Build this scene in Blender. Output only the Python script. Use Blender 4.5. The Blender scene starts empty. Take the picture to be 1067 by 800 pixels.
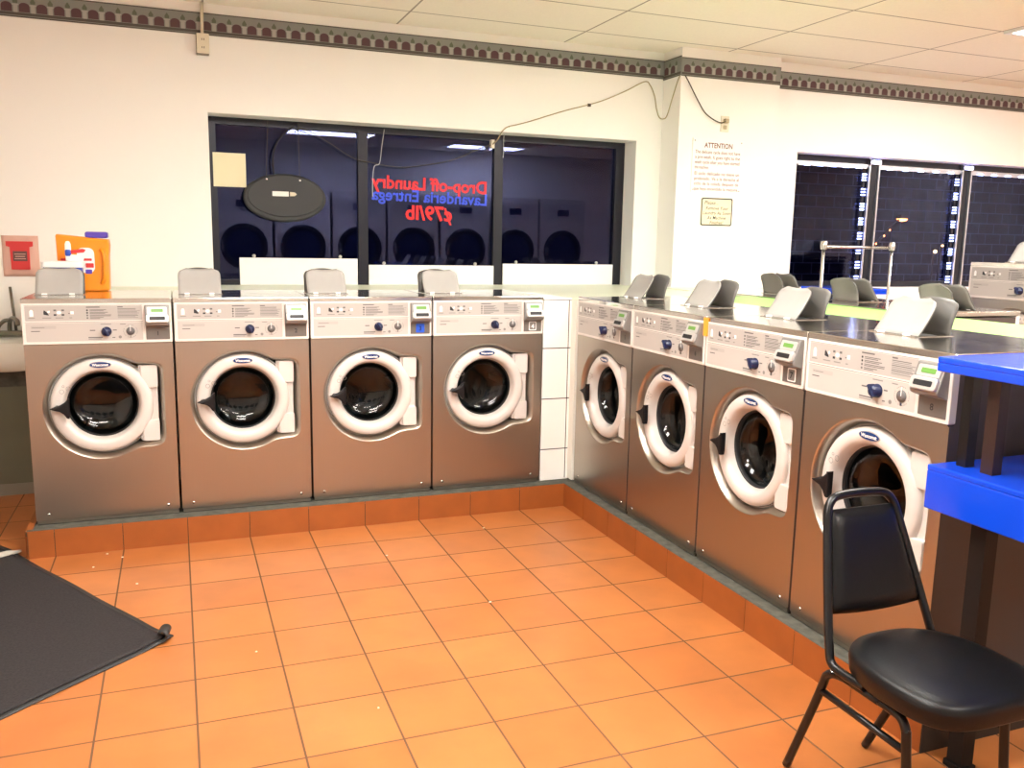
import bpy, bmesh, math, random
from mathutils import Vector, Matrix
random.seed(7)
C = bpy.context.scene.collection
PI = math.pi
sin, cos = math.sin, math.cos
R90X = Matrix.Rotation(PI / 2, 4, 'X')          # text laid in XY stands up facing -Y

# ------------------------------------------------------------------ measures
CAM = (-2.1298, -4.586, 1.5635); YAW, PITCH, ROLL, FOC = 0.3699, -0.163, 0.0186, 904.68
T = 0.3048                     # floor tile
X0, YO = -0.2939, 0.2792       # floor grid offset
HC = 0.14                      # curb height
W = 0.675                      # washer width
CEIL = 2.99
YW = 1.45                      # wall behind the window row
YC = 1.20                      # pillar face
YR = 1.32                      # wall right of the pillar

# ------------------------------------------------------------------ materials
MATS = {}
def new_mat(name):
    m = bpy.data.materials.new(name); m.use_nodes = True
    nt = m.node_tree; b = nt.nodes['Principled BSDF']
    MATS[name] = m
    return m, nt, b
def mat(name, col, rough=.5, metal=0., spec=.5, coat=0., noise=0., nscale=8., bump=0., bscale=60., stretch=None, rvar=0.):
    m, nt, b = new_mat(name)
    b.inputs['Base Color'].default_value = (*col, 1)
    b.inputs['Roughness'].default_value = rough
    b.inputs['Metallic'].default_value = metal
    b.inputs['Specular IOR Level'].default_value = spec
    b.inputs['Coat Weight'].default_value = coat
    if noise or bump or rvar:
        tc = nt.nodes.new('ShaderNodeTexCoord')
        mp = nt.nodes.new('ShaderNodeMapping'); nt.links.new(tc.outputs['Object'], mp.inputs[0])
        if stretch: mp.inputs['Scale'].default_value = stretch
    if noise:
        n = nt.nodes.new('ShaderNodeTexNoise'); n.inputs['Scale'].default_value = nscale; n.inputs['Detail'].default_value = 5
        nt.links.new(mp.outputs[0], n.inputs['Vector'])
        r = nt.nodes.new('ShaderNodeMapRange')
        r.inputs['To Min'].default_value = 1 - noise; r.inputs['To Max'].default_value = 1 + noise
        nt.links.new(n.outputs['Fac'], r.inputs['Value'])
        mx = nt.nodes.new('ShaderNodeVectorMath'); mx.operation = 'SCALE'
        mx.inputs[0].default_value = col
        nt.links.new(r.outputs[0], mx.inputs['Scale'])
        nt.links.new(mx.outputs[0], b.inputs['Base Color'])
    if rvar:
        n = nt.nodes.new('ShaderNodeTexNoise'); n.inputs['Scale'].default_value = nscale; n.inputs['Detail'].default_value = 3
        nt.links.new(mp.outputs[0], n.inputs['Vector'])
        r = nt.nodes.new('ShaderNodeMapRange')
        r.inputs['To Min'].default_value = rough - rvar; r.inputs['To Max'].default_value = rough + rvar
        nt.links.new(n.outputs['Fac'], r.inputs['Value']); nt.links.new(r.outputs[0], b.inputs['Roughness'])
    if bump:
        n = nt.nodes.new('ShaderNodeTexNoise'); n.inputs['Scale'].default_value = bscale; n.inputs['Detail'].default_value = 4
        nt.links.new(mp.outputs[0], n.inputs['Vector'])
        bp = nt.nodes.new('ShaderNodeBump'); bp.inputs['Strength'].default_value = bump; bp.inputs['Distance'].default_value = .002
        nt.links.new(n.outputs['Fac'], bp.inputs['Height']); nt.links.new(bp.outputs[0], b.inputs['Normal'])
    return m
def emit(name, col, s):
    m, nt, b = new_mat(name)
    b.inputs['Base Color'].default_value = (*col, 1)
    b.inputs['Emission Color'].default_value = (*col, 1); b.inputs['Emission Strength'].default_value = s
    return m
def brick_mat(name, c1, c2, mortar, bw, bh, ms, rough=.4, vert=False, offset=0., noise=.12, bump=.4, spec=.5, rough_m=.8, coat=0., nscale=9):
    m, nt, b = new_mat(name)
    tc = nt.nodes.new('ShaderNodeTexCoord'); src = tc.outputs['Object']
    if vert:
        sp = nt.nodes.new('ShaderNodeSeparateXYZ'); cb = nt.nodes.new('ShaderNodeCombineXYZ')
        nt.links.new(src, sp.inputs[0]); nt.links.new(sp.outputs['X'], cb.inputs['X']); nt.links.new(sp.outputs['Z'], cb.inputs['Y'])
        src = cb.outputs[0]
    br = nt.nodes.new('ShaderNodeTexBrick')
    br.offset = offset; br.offset_frequency = 2; br.squash = 1
    br.inputs['Color1'].default_value = (*c1, 1); br.inputs['Color2'].default_value = (*c2, 1); br.inputs['Mortar'].default_value = (*mortar, 1)
    br.inputs['Scale'].default_value = 1; br.inputs['Mortar Size'].default_value = ms; br.inputs['Mortar Smooth'].default_value = .15
    br.inputs['Brick Width'].default_value = bw; br.inputs['Row Height'].default_value = bh
    nt.links.new(src, br.inputs['Vector'])
    n = nt.nodes.new('ShaderNodeTexNoise'); n.inputs['Scale'].default_value = nscale; n.inputs['Detail'].default_value = 6
    nt.links.new(src, n.inputs['Vector'])
    r = nt.nodes.new('ShaderNodeMapRange'); r.inputs['To Min'].default_value = 1 - noise * 1.6; r.inputs['To Max'].default_value = 1 + noise * 1.6
    nt.links.new(n.outputs['Fac'], r.inputs['Value'])
    mx = nt.nodes.new('ShaderNodeVectorMath'); mx.operation = 'SCALE'
    nt.links.new(br.outputs['Color'], mx.inputs[0]); nt.links.new(r.outputs[0], mx.inputs['Scale'])
    nt.links.new(mx.outputs[0], b.inputs['Base Color'])
    rr = nt.nodes.new('ShaderNodeMapRange'); rr.inputs['To Min'].default_value = rough; rr.inputs['To Max'].default_value = rough_m
    nt.links.new(br.outputs['Fac'], rr.inputs['Value']); nt.links.new(rr.outputs[0], b.inputs['Roughness'])
    b.inputs['Specular IOR Level'].default_value = spec; b.inputs['Coat Weight'].default_value = coat
    if bump:
        bp = nt.nodes.new('ShaderNodeBump'); bp.invert = True; bp.inputs['Strength'].default_value = bump; bp.inputs['Distance'].default_value = .003
        nt.links.new(br.outputs['Fac'], bp.inputs['Height']); nt.links.new(bp.outputs[0], b.inputs['Normal'])
    return m
def glass_mat(name, tint, refl=(1, 1, 1), boost=1.5, rough=0.0, ior=1.5):
    m, nt, b = new_mat(name); nt.nodes.remove(b)
    out = nt.nodes['Material Output']
    tr = nt.nodes.new('ShaderNodeBsdfTransparent'); tr.inputs[0].default_value = (*tint, 1)
    gl = nt.nodes.new('ShaderNodeBsdfGlossy'); gl.inputs[0].default_value = (*refl, 1); gl.inputs['Roughness'].default_value = rough
    lw = nt.nodes.new('ShaderNodeLayerWeight'); lw.inputs['Blend'].default_value = .5
    pw = nt.nodes.new('ShaderNodeMath'); pw.operation = 'POWER'; pw.inputs[1].default_value = 5
    nt.links.new(lw.outputs['Facing'], pw.inputs[0])
    ma = nt.nodes.new('ShaderNodeMath'); ma.operation = 'MULTIPLY_ADD'; ma.inputs[1].default_value = .96; ma.inputs[2].default_value = .04
    nt.links.new(pw.outputs[0], ma.inputs[0])
    mu = nt.nodes.new('ShaderNodeMath'); mu.operation = 'MULTIPLY'; mu.use_clamp = True; mu.inputs[1].default_value = boost
    nt.links.new(ma.outputs[0], mu.inputs[0])
    mx = nt.nodes.new('ShaderNodeMixShader')
    nt.links.new(mu.outputs[0], mx.inputs[0]); nt.links.new(tr.outputs[0], mx.inputs[1]); nt.links.new(gl.outputs[0], mx.inputs[2])
    nt.links.new(mx.outputs[0], out.inputs['Surface'])
    return m

M = MATS
mat('wall_paint', (.88, .87, .825), .6, noise=.015, nscale=2.)
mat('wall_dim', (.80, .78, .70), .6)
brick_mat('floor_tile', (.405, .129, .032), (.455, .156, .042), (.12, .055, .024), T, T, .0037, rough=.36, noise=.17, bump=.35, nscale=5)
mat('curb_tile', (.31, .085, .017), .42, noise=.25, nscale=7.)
mat('grout', (.04, .028, .02), .9)
mat('concrete', (.08, .077, .062), .85, noise=.85, nscale=22., bump=.7)
brick_mat('ceiling_tile', (.88, .845, .74), (.90, .865, .76), (.36, .33, .28), 1.235, .595, .007, rough=.9, noise=.03, bump=.3, spec=.1, nscale=60)
mat('steel', (.44, .402, .348), .33, 1., noise=.018, nscale=3., stretch=(40, 40, 1.), rvar=.02)
mat('steel_top', (.66, .64, .60), .13, 1., rvar=.05, nscale=14.)
mat('steel_trim', (.70, .67, .62), .2, 1.)
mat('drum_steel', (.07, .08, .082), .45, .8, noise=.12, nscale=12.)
mat('side_paint', (.085, .066, .060), .5, spec=.3)
mat('leg_black', (.008, .007, .007), .55, spec=.25)
mat('white_plastic', (.64, .595, .56), .38, noise=.02, nscale=30.)
mat('panel_white', (.74, .70, .655), .42)
mat('overlay', (.44, .415, .39), .45)
mat('overlay_light', (.50, .47, .44), .45)
mat('print_grey', (.13, .12, .12), .6)
mat('print_pale', (.25, .235, .225), .6)
mat('print_black', (.02, .02, .025), .5)
mat('print_white', (.93, .92, .9), .5)
mat('meter_grey', (.24, .23, .22), .38, .35)
mat('meter_face', (.52, .51, .495), .3, .3)
mat('plate_grey', (.17, .155, .14), .4, .3)
mat('lcd_green', (.13, .30, .06), .3)
mat('slot_black', (.01, .01, .012), .5)
mat('knob_blue', (.008, .014, .060), .35)
mat('dial_grey', (.14, .135, .135), .5)
mat('handle_black', (.007, .0065, .008), .45, spec=.3)
mat('rubber', (.012, .012, .013), .55)
mat('gasket_grey', (.30, .285, .265), .5)
mat('emblem_blue', (.012, .04, .15), .25)
mat('emblem_rim', (.75, .75, .76), .25, .6)
mat('lid_grey', (.36, .345, .325), .42, noise=.04, nscale=30.)
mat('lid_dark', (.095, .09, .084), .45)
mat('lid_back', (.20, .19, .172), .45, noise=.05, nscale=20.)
mat('sticker_blue', (.02, .10, .62), .4)
mat('orange_tape', (.85, .36, .04), .5)
glass_mat('door_glass', (.36, .40, .40), boost=.9)
glass_mat('window_glass', (.55, .60, .80), refl=(.52, .57, 1.0), boost=1.2)
glass_mat('window_glass_far', (.80, .83, .95), refl=(.6, .64, 1.0), boost=.8)
mat('frame_black', (.012, .012, .02), .35, .3)
mat('frame_silver', (.55, .56, .60), .3, .9)
mat('black_vinyl', (.0035, .0035, .0042), .38, spec=.28, bump=.2, bscale=220.)
mat('black_metal', (.005, .005, .0055), .28, spec=.4)
mat('brown_metal', (.030, .014, .011), .4, .0, spec=.4)
mat('blue_laminate', (.004, .06, .68), .22, coat=.3, noise=.03)
mat('green_laminate', (.27, .56, .12), .4)
mat('mint_laminate', (.72, .77, .60), .35)
mat('white_tile', (.88, .87, .83), .2)
mat('board_white', (.88, .89, .88), .5)
mat('paper_cream', (.86, .80, .55), .8)
mat('paper_white', (.88, .87, .84), .8)
mat('paper_yellow', (.85, .81, .55), .8)
mat('sign_brown', (.16, .06, .03), .8)
mat('sign_red', (.85, .015, .02), .5)
mat('sign_blue', (.03, .08, .75), .5)
mat('oval_grey', (.022, .023, .024), .5)
mat('wire_dark', (.06, .05, .032), .6)
mat('wire_tan', (.42, .36, .22), .6)
mat('wire_pale', (.50, .50, .48), .5)
mat('ivory', (.74, .69, .54), .45)
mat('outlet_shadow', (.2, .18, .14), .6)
mat('border_grey', (.24, .255, .235), .8)
mat('border_dark', (.09, .082, .07), .8)
mat('border_maroon', (.10, .05, .058), .8)
mat('border_pale', (.40, .39, .36), .8)
mat('border_green', (.12, .14, .10), .8)
mat('mat_carpet', (.034, .030, .031), .95, noise=.5, nscale=110., bump=1., bscale=150., spec=.15)
mat('mat_rubber', (.018, .017, .017), .6)
mat('mat_back', (.50, .47, .40), .8)
mat('orange_plastic', (.90, .27, .008), .35)
mat('purple_plastic', (.09, .05, .42), .35)
mat('blue_plastic', (.015, .06, .42), .35)
mat('white_gloss', (.85, .85, .85), .3)
mat('label_red', (.62, .03, .03), .5)
mat('pouch_pink', (.70, .42, .34), .35)
mat('label_dark', (.13, .05, .045), .5)
mat('sink_white', (.86, .85, .76), .2)
mat('sink_green', (.115, .115, .075), .6, noise=.25, nscale=4.)
mat('faucet_metal', (.20, .19, .15), .3, .9)
mat('chrome', (.62, .62, .60), .22, 1.)
mat('dryer_panel', (.62, .60, .56), .5, .0)
mat('lint', (.8, .77, .68), .9)
emit('tube_light', (1., .97, .90), 18.)
emit('led_light', (.36, .44, 1.), 6.)
emit('lamp_orange', (1., .22, .05), 10.)
emit('lamp_amber', (1., .55, .18), 6.)
brick_mat('outside_brick', (.0045, .005, .026), (.007, .0075, .034), (.13, .14, .22),   .42, .21, .011, vert=True, offset=.5, rough=.85, bump=0, spec=.05)
mat('outside_plain', (.008, .008, .022), .9)
mat('asphalt', (.015, .015, .02), .9)

# ------------------------------------------------------------------ mesh builder
class MB:
    def __init__(s): s.v, s.f, s.mi, s.sm, s.slots = [], [], [], [], []
    def slot(s, m):
        if m not in s.slots: s.slots.append(m)
        return s.slots.index(m)
    def add(s, verts, faces, m, smooth=False, M4=None):
        o = len(s.v); k = s.slot(m)
        for p in verts:
            p = Vector(p)
            s.v.append(M4 @ p if M4 else p)
        for f in faces:
            s.f.append([o + i for i in f]); s.mi.append(k); s.sm.append(smooth)
    def box(s, x0, x1, y0, y1, z0, z1, m, M4=None):
        v = [(x0, y0, z0), (x1, y0, z0), (x1, y1, z0), (x0, y1, z0), (x0, y0, z1), (x1, y0, z1), (x1, y1, z1), (x0, y1, z1)]
        s.add(v, [(0, 3, 2, 1), (4, 5, 6, 7), (0, 1, 5, 4), (1, 2, 6, 5), (2, 3, 7, 6), (3, 0, 4, 7)], m, False, M4)
    def prism(s, pts, d0, d1, m, axis='y', M4=None, chamfer=0., smooth=False):
        """outline pts (a,b) extruded along an axis; chamfer rounds the edge on the d0 side"""
        def P(a, b, d):
            return {'y': (a, d, b), 'z': (a, b, d), 'x': (d, a, b)}[axis]
        n = len(pts)
        ca = sum(p[0] for p in pts) / n; cb = sum(p[1] for p in pts) / n
        def inset(k):
            out = []
            for i, (a, b) in enumerate(pts):
                pa, pb = pts[i - 1]; na, nb = pts[(i + 1) % n]
                tx, ty = na - pa, nb - pb; l = math.hypot(tx, ty) or 1
                nx, ny = -ty / l, tx / l
                if nx * (ca - a) + ny * (cb - b) < 0: nx, ny = -nx, -ny
                out.append((a + nx * k, b + ny * k))
            return out
        sg = 1 if d1 > d0 else -1
        rings = []
        if chamfer:
            rings += [(inset(chamfer), d0), (inset(chamfer * .3), d0 + sg * chamfer * .3), (pts, d0 + sg * chamfer)]
        else: rings += [(pts, d0)]
        rings.append((pts, d1))
        v = [P(a, b, d) for r, d in rings for a, b in r]
        k = len(rings)
        fs = []
        for j in range(k - 1):
            for i in range(n):
                i2 = (i + 1) % n
                fs.append((j * n + i, j * n + i2, (j + 1) * n + i2, (j + 1) * n + i))
        s.add(v, fs, m, smooth, M4)
        s.add(v, [tuple(range(n)), tuple(range((k - 1) * n, k * n))], m, False, M4)
    def lathe(s, prof, m, seg=56, axis='y', M4=None, close=False, smooth=True):
        """prof (r,d) swung about an axis through the local origin"""
        v = []; idx = []
        for r, d in prof:
            if r < 1e-6:
                idx.append([len(v)] * seg); v.append({'y': (0, d, 0), 'z': (0, 0, d), 'x': (d, 0, 0)}[axis])
            else:
                idx.append(list(range(len(v), len(v) + seg)))
                for i in range(seg):
                    a = 2 * PI * i / seg
                    v.append({'y': (r * cos(a), d, r * sin(a)), 'z': (r * cos(a), r * sin(a), d), 'x': (d, r * cos(a), r * sin(a))}[axis])
        fs = []
        rr = list(range(len(prof))) + ([0] if close else [])
        for j in range(len(rr) - 1):
            A, B = idx[rr[j]], idx[rr[j + 1]]
            for i in range(seg):
                q = [A[i], A[(i + 1) % seg], B[(i + 1) % seg], B[i]]
                u = []
                for x in q:
                    if x not in u: u.append(x)
                if len(u) > 2: fs.append(u)
        s.add(v, fs, m, smooth, M4)
    def tube(s, pts, r, m, seg=10, closed=False, caps=True, M4=None):
        P = [Vector(p) for p in pts]; n = len(P)
        tang = []
        for i in range(n):
            a = P[i - 1] if (i or closed) else P[0]; b = P[(i + 1) % n] if (i < n - 1 or closed) else P[-1]
            tang.append((b - a).normalized())
        up = Vector((0, 0, 1)) if abs(tang[0].z) < .9 else Vector((1, 0, 0))
        nv = tang[0].cross(up).normalized()
        v = []
        rr = r if isinstance(r, (list, tuple)) else [r] * n
        for i in range(n):
            nv = (nv - tang[i] * nv.dot(tang[i]))
            if nv.length < 1e-6: nv = tang[i].orthogonal()
            nv.normalize(); bn = tang[i].cross(nv)
            for k in range(seg):
                a = 2 * PI * k / seg
                v.append(P[i] + (nv * cos(a) + bn * sin(a)) * rr[i])
        fs = []
        for i in range(n if closed else n - 1):
            j = (i + 1) % n
            for k in range(seg):
                k2 = (k + 1) % seg
                fs.append((i * seg + k, i * seg + k2, j * seg + k2, j * seg + k))
        s.add(v, fs, m, True, M4)
        if caps and not closed:
            s.add(v, [tuple(range(seg)), tuple(range((n - 1) * seg, n * seg))], m, False, M4)
    def mesh(s, me_src, m, M4):
        s.add([p.co for p in me_src.vertices], [tuple(f.vertices) for f in me_src.polygons], m, False, M4)
    def build(s, name, parent=None, bevel=0., seg=2):
        me = bpy.data.meshes.new(name)
        me.from_pydata([tuple(p) for p in s.v], [], s.f)
        for m in s.slots: me.materials.append(M[m])
        me.polygons.foreach_set('material_index', s.mi); me.polygons.foreach_set('use_smooth', s.sm)
        bm = bmesh.new(); bm.from_mesh(me); bmesh.ops.remove_doubles(bm, verts=bm.verts, dist=1e-6)
        bmesh.ops.recalc_face_normals(bm, faces=bm.faces); bm.to_mesh(me); bm.free()
        o = bpy.data.objects.new(name, me); C.objects.link(o)
        if parent: o.parent = parent
        if bevel:
            b = o.modifiers.new('edge', 'BEVEL'); b.width = bevel; b.segments = seg; b.limit_method = 'ANGLE'; b.angle_limit = math.radians(40)
            b.harden_normals = False
        return o

def smooth_path(pts, sub=6, closed=False):
    P = [Vector(p) for p in pts]; n = len(P); out = []
    for i in range(n if closed else n - 1):
        p0 = P[i - 1] if (i or closed) else P[0]; p1 = P[i]; p2 = P[(i + 1) % n]; p3 = P[(i + 2) % n] if (i < n - 2 or closed) else P[-1]
        for k in range(sub):
            t = k / sub
            out.append(.5 * ((2 * p1) + (p2 - p0) * t + (2 * p0 - 5 * p1 + 4 * p2 - p3) * t * t + (3 * p1 - p0 - 3 * p2 + p3) * t ** 3))
    if not closed: out.append(P[-1])
    return out
def rrect(x0, x1, z0, z1, r, n=6, corners=(1, 1, 1, 1)):
    """rounded rectangle, counter-clockwise from bottom-left"""
    out = []
    for (cx, cz, a0, on) in ((x0, z0, PI, corners[0]), (x1, z0, 1.5 * PI, corners[1]), (x1, z1, 0, corners[2]), (x0, z1, PI / 2, corners[3])):
        if not on: out.append((cx, cz)); continue
        sx = 1 if cx == x0 else -1; sz = 1 if cz == z0 else -1
        for k in range(n + 1):
            a = a0 + PI / 2 * k / n
            out.append((cx + sx * r + r * cos(a), cz + sz * r + r * sin(a)))
    return out
def ellipse(cx, cz, a, b, n=40): return [(cx + a * cos(2 * PI * i / n), cz + b * sin(2 * PI * i / n)) for i in range(n)]

_txt = {}
def text_mesh(body, size, bold=0., spacing=1., align='CENTER'):
    key = (body, size, bold, spacing, align)
    if key in _txt: return _txt[key]
    cu = bpy.data.curves.new('lettering', 'FONT'); cu.body = body; cu.size = size; cu.align_x = align; cu.offset = bold
    cu.space_character = spacing; cu.resolution_u = 3
    o = bpy.data.objects.new('lettering', cu); C.objects.link(o)
    dg = bpy.context.evaluated_depsgraph_get(); dg.update()
    me = bpy.data.meshes.new_from_object(o.evaluated_get(dg))
    C.objects.unlink(o); bpy.data.objects.remove(o); bpy.data.curves.remove(cu)
    _txt[key] = me
    return me
def put_text(mb, body, x, y, z, size, m, bold=0., fit=None, rot=None, shear=0., mirror=False, align='CENTER'):
    me = text_mesh(body, size, bold, 1., align)
    xs = [v.co.x for v in me.vertices]
    w = (max(xs) - min(xs)) or 1
    sx = (fit / w) if fit else 1.
    if mirror: sx = -sx
    S = Matrix.Diagonal((sx, 1, 1, 1)); Sh = Matrix.Identity(4); Sh[0][1] = shear
    mb.mesh(me, m, Matrix.Translation((x, y, z)) @ (rot or Matrix.Identity(4)) @ R90X @ Sh @ S)

def tag(o, label, cat, group=None, kind=None):
    o['label'] = label; o['category'] = cat
    if group: o['group'] = group
    if kind: o['kind'] = kind
    return o
def thing(name, label, cat, loc=(0, 0, 0), rz=0, group=None):
    o = bpy.data.objects.new(name, None); C.objects.link(o); o.empty_display_size = .1
    o.location = loc; o.rotation_euler = (0, 0, rz)
    return tag(o, label, cat, group)
def struct(o): o['kind'] = 'structure'; return o
def copy_tree(o, parent=None):
    c = o.copy(); C.objects.link(c)
    if parent: c.parent = parent
    for ch in list(o.children): copy_tree(ch, c)
    return c

# ------------------------------------------------------------------ room shell
mb = MB(); mb.box(-4.6 - X0, 7.6 - X0, -6.1 + YO, 1.7 + YO, -.1, 0, 'floor_tile')
fl = mb.build('floor'); fl.location = (X0, -YO, 0); struct(fl)
mb = MB(); mb.box(-4.6 - .566, 7.6 - .566, -6.1 - 1.09, 1.8 - 1.09, CEIL, CEIL + .08, 'ceiling_tile')
ce = mb.build('ceiling'); ce.location = (.566, 1.09, 0); struct(ce)
mb = MB()
WX0, WX1, WZ0, WZ1 = -1.895, 1.19, 1.232, 2.335
mb.box(-4.4, WX0, YW, 1.75, 0, CEIL, 'wall_paint'); mb.box(WX1, 1.404, YW, 1.75, 0, CEIL, 'wall_paint')
mb.box(WX0, WX1, YW, 1.75, 0, WZ0, 'wall_paint'); mb.box(WX0, WX1, YW, 1.75, WZ1, CEIL, 'wall_paint')
struct(mb.build('wall_back'))
mb = MB(); mb.box(1.404, 2.285, YC, 1.75, 0, CEIL, 'wall_paint'); struct(mb.build('wall_pillar'))
RX0, RX1, RZ0, RZ1 = 2.59, 7.0, 1.225, 2.316
mb = MB()
mb.box(2.285, RX0, YR, 1.75, 0, CEIL, 'wall_paint'); mb.box(RX1, 7.6, YR, 1.75, 0, CEIL, 'wall_paint')
mb.box(RX0, RX1, YR, 1.75, 0, RZ0, 'wall_paint'); mb.box(RX0, RX1, YR, 1.75, RZ1, CEIL, 'wall_paint')
struct(mb.build('wall_back_right'))
mb = MB(); mb.box(-4.5, -4.4, -6.1, 1.75, 0, CEIL, 'wall_paint'); struct(mb.build('wall_left'))
mb = MB(); mb.box(7.5, 7.6, -6.1, YR, 0, CEIL, 'wall_paint'); struct(mb.build('wall_right'))
mb = MB(); mb.box(-4.5, 7.6, -6.1, -6.0, 0, CEIL, 'wall_paint'); struct(mb.build('wall_front'))

# wallpaper border with a colonnade pattern
def border(idx, x0, x1, z0, z1, M4, period=.0913, ph=0.):
    mb = MB(); h = z1 - z0
    mb.box(x0, x1, -.004, 0, z0, z1, 'border_grey', M4)
    y = -.0052
    def flat(pts, m, yy): mb.add([(a, yy, b) for a, b in pts], [tuple(range(len(pts)))], m, False, M4)
    def rect(a, b, c, d, m, yy=y): flat([(a, c), (b, c), (b, d), (a, d)], m, yy)
    rect(x0, x1, z0, z0 + h * .20, 'border_dark'); rect(x0, x1, z0 + h * .05, z0 + h * .08, 'border_grey', y - .0004)
    rect(x0, x1, z1 - h * .05, z1, 'border_dark')
    n = int((x1 - x0) / period) + 1
    for i in range(n):
        c = x0 + (i + .5 + ph) * period
        if c + .03 > x1: break
        w = period * .31
        arch = [(c - w, z0 + h * .22), (c + w, z0 + h * .22), (c + w, z0 + h * .46)] + [(c + w * cos(a), z0 + h * .46 + w * .75 * sin(a)) for a in [PI * k / 8 for k in range(1, 8)]] + [(c - w, z0 + h * .46)]
        flat(arch, 'border_maroon', y - .0003)
        p = c + period / 2
        if p + .02 > x1: continue
        rect(p - .011, p + .011, z0 + h * .20, z0 + h * .52, 'border_pale', y - .0004)
        rect(p - .017, p + .017, z0 + h * .50, z0 + h * .56, 'border_pale', y - .0006)
        flat([(p - .012, z0 + h * .58), (p + .012, z0 + h * .58), (p + .014, z0 + h * .68), (p, z0 + h * .84), (p - .014, z0 + h * .68)], 'border_green', y - .0005)
    return struct(mb.build('trim_%d' % idx))
Tr = Matrix.Translation
border(1, -4.4, 1.404, 2.80, 2.932, Tr((0, YW, 0)), ph=.05)
border(2, 0, YW - YC, 2.79, 2.93, Tr((1.404, YW, 0)) @ Matrix.Rotation(-PI / 2, 4, 'Z'))
border(3, 1.404, 2.285, 2.787, 2.918, Tr((0, YC, 0)))
border(4, 2.285, 7.5, 2.787, 2.918, Tr((0, YR, 0)))

# curb under the washers
def curb():
    mb = MB()
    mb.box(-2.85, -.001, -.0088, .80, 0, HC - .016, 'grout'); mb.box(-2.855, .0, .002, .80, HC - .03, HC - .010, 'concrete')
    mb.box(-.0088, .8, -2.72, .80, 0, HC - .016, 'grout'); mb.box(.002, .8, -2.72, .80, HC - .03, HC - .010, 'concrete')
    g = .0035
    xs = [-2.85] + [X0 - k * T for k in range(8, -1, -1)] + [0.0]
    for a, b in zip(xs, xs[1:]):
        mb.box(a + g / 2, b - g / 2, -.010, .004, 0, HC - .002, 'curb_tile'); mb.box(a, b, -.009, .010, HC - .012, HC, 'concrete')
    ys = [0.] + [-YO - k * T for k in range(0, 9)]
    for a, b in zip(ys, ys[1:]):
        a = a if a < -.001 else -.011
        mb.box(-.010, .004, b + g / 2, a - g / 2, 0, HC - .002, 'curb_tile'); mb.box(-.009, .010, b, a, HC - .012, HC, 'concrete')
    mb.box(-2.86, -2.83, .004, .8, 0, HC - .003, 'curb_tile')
    return struct(mb.build('curb'))
curb()

# ledges / service bulkhead behind the washers
mb = MB()
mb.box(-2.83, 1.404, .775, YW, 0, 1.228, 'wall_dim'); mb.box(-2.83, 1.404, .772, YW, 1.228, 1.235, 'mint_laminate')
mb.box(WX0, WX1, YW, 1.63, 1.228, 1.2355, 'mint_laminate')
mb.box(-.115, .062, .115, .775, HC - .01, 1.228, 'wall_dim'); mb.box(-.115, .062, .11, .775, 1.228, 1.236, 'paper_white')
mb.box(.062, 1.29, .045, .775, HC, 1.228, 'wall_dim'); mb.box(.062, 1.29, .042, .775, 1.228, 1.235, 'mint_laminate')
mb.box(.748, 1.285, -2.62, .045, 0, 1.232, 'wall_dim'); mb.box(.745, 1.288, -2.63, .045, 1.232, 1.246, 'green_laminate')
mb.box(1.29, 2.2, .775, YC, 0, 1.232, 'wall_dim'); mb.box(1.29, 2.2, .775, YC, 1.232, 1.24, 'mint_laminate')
struct(mb.build('ledge'))
mb = MB()
mb.box(-.115, .062, .1092, .13, HC, 1.226, 'frame_black')
zs = [HC - .01, .325, .635, .94, 1.226]
for a, b in zip(zs, zs[1:]):
    mb.box(-.118, .043, .108, .1165, a + .003, b - .003, 'white_tile')
    mb.box(.049, .066, .108, .1165, a + .003, b - .003, 'white_tile')
struct(mb.build('wall_tiled_filler'))

# ------------------------------------------------------------------ windows
def pane(mb, x0, x1, y, z0, z1, m='window_glass'):
    mb.box(x0, x1, y, y + .006, z0, z1, m)
mb = MB(); YG = 1.64
for a, b in ((WX0, -1.845), (-.905, -.838), (.108, .176), (1.115, WX1)): mb.box(a, b, YG - .01, YG + .05, WZ0 + .003, WZ1, 'frame_black')
for a, b in ((-1.845, -.905), (-.838, .108), (.176, 1.115)):
    mb.box(a, b, YG - .01, YG + .05, WZ1 - .045, WZ1, 'frame_black'); mb.box(a, b, YG - .01, YG + .05, WZ0 + .003, WZ0 + .04, 'frame_black')
w1 = struct(mb.build('window_1'))
mb = MB()
for a, b in ((-1.85, -.90), (-.84, .11), (.17, 1.12)): pane(mb, a, b, YG + .015, WZ0 + .03, WZ1 - .03)
o = mb.build('glass', w1)
# window 2, right of the pillar: dark mullions with silver edges
mb = MB(); YH = 1.46
muls = [(2.59, 2.63), (3.44, 3.56), (4.50, 4.62), (5.56, 5.68), (6.6, 6.7), (6.96, 7.0)]
for a, b in muls:
    mb.box(a, b, YH - .01, YH + .05, RZ0, RZ1, 'frame_black')
    if b - a > .1:
        for c in (a, b - .016): mb.box(c, c + .016, YH - .03, YH - .01, RZ0, RZ1, 'frame_silver')
for (a0, a), (b, b0) in zip(muls, muls[1:]):
    mb.box(a, b, YH - .01, YH + .05, RZ1 - .05, RZ1, 'frame_black'); mb.box(a, b, YH - .014, YH + .05, RZ1 - .075, RZ1 - .05, 'frame_silver')
    mb.box(a, b, YH - .01, YH + .05, RZ0, RZ0 + .05, 'frame_black')
w2 = struct(mb.build('window_2'))
mb = MB()
for (a0, a), (b, b0) in zip(muls, muls[1:]): pane(mb, a - .01, b + .01, YH + .015, RZ0 + .03, RZ1 - .04, 'window_glass_far')
mb.build('glass', w2)

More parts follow.
